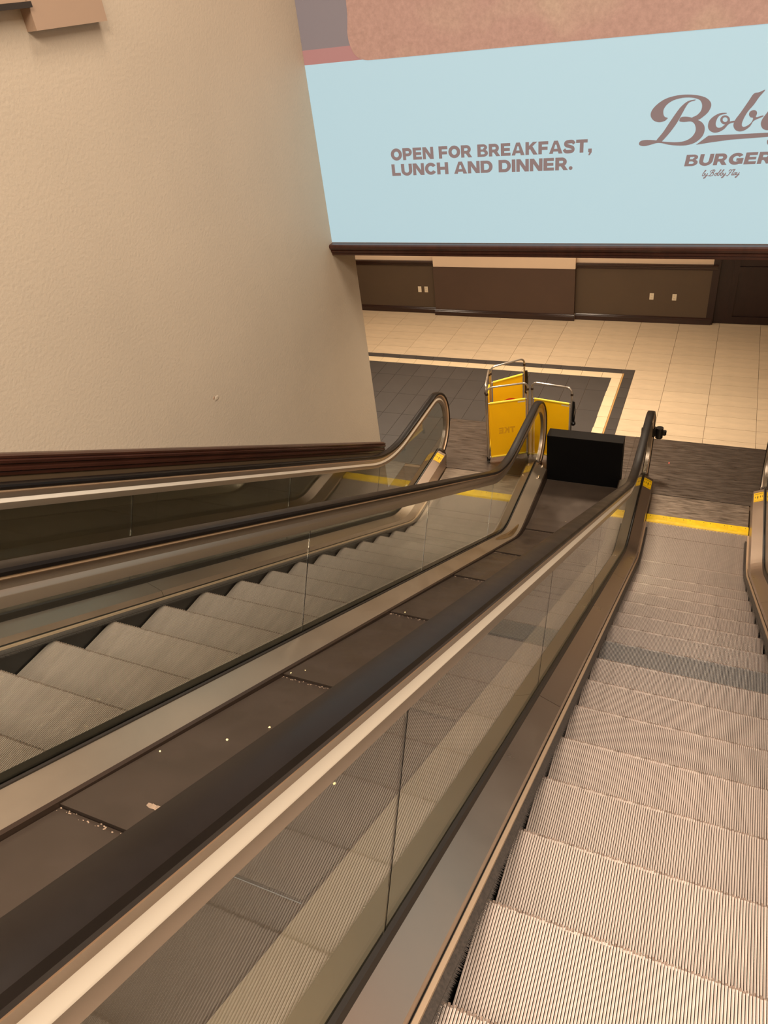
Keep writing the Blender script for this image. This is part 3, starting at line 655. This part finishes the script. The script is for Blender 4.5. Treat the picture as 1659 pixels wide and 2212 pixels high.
def escalator(label, cx, hr, noses, ls, rs, jl, jr, plate, outl, outr, so):
    e = thing('escalator', label, 'escalator', (0, 0, 0))
    for i, (y, z) in enumerate(noses):
        o = bpy.data.objects.new('step', STEP_ME); C.objects.link(o); o.parent = e; o.location = (cx, y, z)
        if cx > -1 and i == 9:
            o.material_slots[0].link = 'OBJECT'; o.material_slots[0].material = M['step_b']
    # comb
    seg = None
    for k in range(5):
        if seg is None:
            bm = bmesh.new(); w = .1983
            prism(bm, [(.0, .002), (.012, .011), (.03, .013), (.115, .013), (.115, -.01), (.0, -.01)], 'x', 0, w)
            for i in range(19):
                x = .002 + i * .0103; bm2 = [(x, -.020, -.006), (x + .005, -.020, -.006), (x + .005, .003, .004), (x, .003, .004), (x, .003, -.009), (x + .005, .003, -.009)]
                v = [bm.verts.new(p) for p in bm2]
                bm.faces.new((v[0], v[1], v[2], v[3])); bm.faces.new((v[0], v[4], v[5], v[1])); bm.faces.new((v[0], v[3], v[4])); bm.faces.new((v[1], v[5], v[2]))
            for xx_ in (.03, .165):
                box(bm, xx_, xx_ + .008, .085, .093, .0125, .0136, 1)
            seg = obj('comb_segment', bm, [M['yellow'], M['ink']], e, loc=(cx - .4975, 0, 0))
        else: inst(seg, e, (cx - .4975 + k * .199, 0, 0))
    obj('comb_plate', bx(cx - .492, cx + .492, .118, .506, -.02, .006), M['steel_plate2'], e)
    o = obj('plate_seam', bx(cx - .492, cx + .492, .506, .516, -.02, .001), M['gasket'], e)
    x0, x1 = plate
    obj('landing_plate', bx(x0, x1, .516, 1.700, -.02, .006), M['steel_plate'], e)
    obj('plate_edge', bx(x0, x1, 1.700, 1.711, -.02, .004), M['gasket'], e)
    # pit below the steps
    bm = bmesh.new(); loft(bm, [[(cx - .55, y, z), (cx + .55, y, z), (cx + .55, y, z - .03), (cx - .55, y, z - .03)] for y, z in path(-.5, -.28, .75, .5)])
    obj('truss_tray', bm, M['skirt'], e)
    balustrade(e, cx, -1, hr, ls, jl, outl, so); balustrade(e, cx, 1, hr, rs, jr, outr, so)
    return e
nr = [(.17, -.002), (-.23, -.001), (-.69, .035)] + [(-2.5251 - .35 * k, 1.0269 + .2026 * k) for k in range(-4, 18)]
nl = [(.09, -.002), (-.33, -.001), (-.80, .075)] + [(-2.5251 - .35 * (k + .205), 1.0269 + .2026 * (k + .205) + .045) for k in range(-4, 18)]
nr = [p for p in nr if p[0] > -8.3]; nl = [p for p in nl if p[0] > -8.3]
er = escalator('near right escalator of bright ridged steps going down from the camera to the tiled hall', 0.0, 1.0, nr, [-5.88, -4.41, -2.90, -1.36], [-5.88, -4.41, -2.90, -1.36], [-4.55, -1.92], [-4.55, -1.92], (-.83, 1.05), .866, .866, True)
el = escalator('left escalator beside the long beige wall, with the yellow barrier at its foot', -2.437, .955, nl, [-5.80, -4.28, -2.74, -1.20], [-5.90, -4.37, -2.85, -1.30], [-4.30, -1.75], [-4.10, -1.75], (-3.27, -1.62), .757, .757, False)
# sensors / bolts on the outer deck of the left escalator
rb = [c for c in el.children if c.name.startswith('balustrade')][1]
for x, y in ((-1.792, .30), (-1.725, .29), (-1.735, .52)):
    bm = bmesh.new(); bmesh.ops.create_cone(bm, cap_ends=True, segments=10, radius1=.013, radius2=.010, depth=.022)
    obj('bolt', bm, M['clear_chrome'], rb, loc=(x, y, .195))
M['stain'] = mat('tea_coloured_stain', lin((116, 92, 60)), .45, .4, var=.3, vscale=20)
bm = bmesh.new(); sx = [(.66, -.95), (.69, -.70), (.715, -.62), (.72, -.86), (.71, -1.10), (.685, -1.25), (.66, -1.30), (.65, -1.12)]
def _sz(x, y): t = (x - .628) / .117; return ylo(y, .188, .236) * (1 - t) + ylo(y, .146, .152) * t + .0012
ps = smooth([(a, b) for a, b in sx], 3); cxm, cym = .685, -.97
ctr = bm.verts.new((-2.437 + cxm, cym, _sz(cxm, cym) + .002)); vs = [bm.verts.new((-2.437 + a, b, _sz(a, b) + .0015)) for a, b in ps]
for i in range(len(vs)): bm.faces.new((ctr, vs[i], vs[(i + 1) % len(vs)]))
obj('stain', bm, M['stain'], rb)
# cladding between the escalators
md = thing('median_cladding', 'dark brown panelled cladding strip sloping down between the two escalators', 'cladding', (0, 0, 0))
jm = [-8.6, -7.07, -5.976, -4.888, -3.805, -2.715, -1.66, -.52, .516]
for a, b in zip(jm, jm[1:]):
    bm = bmesh.new(); n = 8; R_ = []
    for i in range(n + 1):
        y = a + .006 + (b - a - .006) * i / n; z = ylo(y, .118, .010, 1.3) + .014 * (1 - i / n)
        R_.append([(-1.678, y, z), (-.868, y, z), (-.868, y, z - .022), (-1.678, y, z - .022)])
    loft(bm, R_); obj('panel', bm, M['median'], md)
obj('side_plate', bx(-1.618, -.832, .520, 1.700, -.02, .004), M['steel_plate'], floor)

# ------------------------------------------------------------------ black box standing at the foot of the cladding
bxx = thing('black_box', 'plain black rectangular box standing between the escalator newels', 'box', (-1.275, .612, 0))
obj('body', bx(-.418, .418, -.082, .082, .008, .598, bev=.003), M['black_box'], bxx)
obj('top_board', bx(-.420, .420, -.084, .084, .598, .608, bev=.002), M['black_box_top'], bxx)

# ------------------------------------------------------------------ folding barrier
fb = thing('folding_barrier', 'yellow banner folding barrier with silver tube frames at the foot of the left escalator', 'barrier', (0, 0, 0))
def bpanel(p, q, label=True, red=False, ghost=False):
    p = Vector(p + (0,)); q = Vector(q + (0,)); d = (q - p); W = d.length; ang = math.atan2(d.y, d.x)
    bm = bmesh.new(); H = 1.03; c = .062; r = .0115
    pts = [(0, 0, .045), (0, 0, .5), (0, 0, H - c)] + [(c - c * cos(t), 0, H - c + c * sin(t)) for t in [radians(a) for a in (22, 45, 68, 90)]]
    pts += [(W - x, y, z) for x, y, z in pts[::-1]]
    tube_pts(bm, pts, r)
    for z in (.075, .822): tube_pts(bm, [(0, 0, z), (W, 0, z)], .0075)
    fr = obj('frame', bm, M['tube'], fb, smooth=True, loc=tuple(p)); fr.rotation_euler = (0, 0, ang)
    obj('banner', bx(.026, W - .026, -.0004, .0004, .085, .815), M['yellow_cloth'], fr)
    bm = bmesh.new(); tube_pts(bm, [(.03, 0, .822), (W - .03, 0, .822)], .0125); tube_pts(bm, [(.03, 0, .078), (W - .03, 0, .078)], .0115)
    obj('hem', bm, M['yellow_hem'], fr, smooth=True)
    if label: obj('label', bx(W - .12, W - .035, -.0016, -.0006, .785, .800), M['white_label'], fr)
    if red:
        bm = bmesh.new(); bmesh.ops.create_circle(bm, cap_ends=True, segments=40, radius=.17); bmesh.ops.rotate(bm, cent=(0, 0, 0), matrix=Matrix.Rotation(pi / 2, 3, 'X'), verts=bm.verts)
        ex = bmesh.ops.extrude_face_region(bm, geom=bm.faces[:]); bmesh.ops.translate(bm, vec=(0, .001, 0), verts=[v for v in ex['geom'] if isinstance(v, bmesh.types.BMVert)])
        obj('red_disc', bm, M['red'], fr, loc=(W * .5, -.003, .37))
    if ghost:
        text_mesh('lettering', 'TKE', .13, .33, .39, .085, M['ghost'], y=-.0012, parent=fr, mirror=True)
    # feet, hinge collars
    bm = bmesh.new()
    for x in (0, W):
        tube_pts(bm, [(x, 0, .03), (x, 0, .06)], .016); tube_pts(bm, [(x - .008, 0, .016), (x + .008, 0, .016)], .016, 10)
    obj('caster', bm, M['black_plastic'], fr)
    for x in (0, W): obj('collar', tube_pts(bmesh.new(), [(x, 0, .935), (x, 0, .960)], .017), M['fascia'], fr)
    return fr
A_, M1, M2, D_, A2, E_ = (-2.455, .745), (-2.022, .962), (-1.975, .978), (-1.500, .912), (-2.565, 1.275), (-2.222, 1.590)
bpanel(A_, M1, ghost=True); bpanel(M2, D_); bpanel(A2, E_, label=False, red=True); bpanel((-2.478, .775), (-2.575, 1.245), label=False)
def latch(x, y):
    bm = bmesh.new(); box(bm, x - .012, x + .012, y - .010, y + .012, .58, .86)
    bmesh.ops.create_uvsphere(bm, u_segments=12, v_segments=8, radius=.030, matrix=Matrix.Translation((x + .005, y, .57)))
    tube_pts(bm, [(x + .012, y - .01, .86), (x + .025, y - .02, .72), (x + .012, y - .01, .58)], .006)
    obj('latch', bm, M['black_plastic'], fb)
latch(-2.200, 1.600); latch(-1.480, .920)

# ------------------------------------------------------------------ belt barrier head strapped round the handrail newel
bb = thing('belt_barrier_head', 'black retractable belt head clamped round the newel of the near right escalator', 'belt barrier', (0, 0, 0))
YN = .955
bm = bmesh.new()   # strap round handrail and glass edge
Q = [(-.660, -.05), (-.566, -.05), (-.560, -.02), (-.560, .018), (-.664, .018), (-.668, -.02)]
loft(bm, [[(x, YN + dy, z) for x, dy in Q] for z in (.50, .60)])
obj('strap', bm, M['black_plastic'], bb)
bm = bmesh.new(); tube_pts(bm, [(-.520, .93, .49), (-.520, .93, .50), (-.520, .93, .60), (-.520, .93, .615)], .040, 20); 
bmesh.ops.bevel(bm, geom=[e for e in bm.edges if e.calc_length() > .2], offset=.003, affect='EDGES')
obj('cassette', bm, M['black_plastic'], bb, smooth=True)
obj('arm', bx(-.572, -.53, .915, .945, .51, .59), M['black_plastic'], bb)
obj('belt_end', bx(-.488, -.455, .915, .945, .525, .585, bev=.004), M['black_plastic'], bb)
for z in (.535, .552, .569): obj('rib', bx(-.456, -.446, .912, .948, z, z + .008), M['black_plastic'], bb)
obj('bracket', bx(-.712, -.662, .90, .93, .52, .60, bev=.003), M['black_plastic'], bb)

# ------------------------------------------------------------------ litter
def crumb(x, y, z, r, m='dust'):
    bm = bmesh.new(); bmesh.ops.create_icosphere(bm, subdivisions=1, radius=r)
    for v in bm.verts: v.co = Vector((v.co.x * random.uniform(.6, 1.4), v.co.y * random.uniform(.6, 1.4), v.co.z * random.uniform(.3, .7)))
    o = obj('crumb', bm, M[m], None, loc=(x, y, z + r * .25)); return o
M['popcorn'] = mat('pale_crumb', lin((250, 226, 170)), .7)
rr = random.Random(11)
for x, y in ((-1.655, -4.86), (-1.60, -3.765), (-1.06, -5.50), (-1.42, -5.66), (-1.655, -5.62), (-1.2, -1.05), (-1.30, -.25), (-1.1, -6.25), (-1.5, -6.5), (-1.56, -6.48), (-1.05, -4.6), (-1.35, -4.9), (-1.62, -4.80), (-1.45, -5.3), (-1.52, -5.45)):
    for a, b in zip(jm, jm[1:]):
        if a <= y < b: t = (y - a) / (b - a); z = ylo(y, .118, .010, 1.3) + .014 * (1 - t)
    tag(crumb(x, y, z, rr.uniform(.0025, .006), 'popcorn'), 'small pale crumb lying on the dark brown cladding between the escalators', 'crumb', 'crumbs on the cladding')
# lint along the panel joints
bm = bmesh.new()
for j in jm[1:-1]:
    for i in range(46):
        x = -1.675 + rr.random() ** 1.6 * .55; y = j - rr.random() * .016; z = ylo(y, .118, .010, 1.3) + .0005
        bmesh.ops.create_icosphere(bm, subdivisions=1, radius=rr.uniform(.001, .0028), matrix=Matrix.Translation((x, y, z)) @ Matrix.Diagonal((1.6, 1, .5, 1)))
o = obj('dust', bm, M['dust'], md); o['kind'] = 'stuff'
# curled scrap of paper
bm = bmesh.new(); pts = [(-.03, 0), (-.012, .006), (.004, .004), (.02, .011), (.032, .006)]
zz = ylo(-5.86, .118, .010, 1.3) + .012
for (a, b), (c, d_) in zip(pts, pts[1:]):
    bm.faces.new([bm.verts.new(p) for p in ((a, -.008, b * .6), (c, -.010, d_ * .6), (c + .004, .006, d_ * .8), (a + .003, .008, b * .8))])
ex = bmesh.ops.extrude_face_region(bm, geom=bm.faces[:]); bmesh.ops.translate(bm, vec=(0, 0, .0015), verts=[v for v in ex['geom'] if isinstance(v, bmesh.types.BMVert)])
tag(obj('paper_scrap', bm, M['dust'], None, loc=(-1.44, -5.86, zz)), 'curled pale scrap of paper on the cladding near the bottom left', 'scrap')
M['pink_bit'] = mat('pink_scrap', lin((235, 110, 90)), .7)
tag(obj('plastic_bit', bx(-.006, .006, -.014, .014, 0, .003), M['pink_bit'], None, loc=(-.385, 1.18, .0065)), 'tiny pink scrap on the steel landing plate of the right escalator', 'scrap')
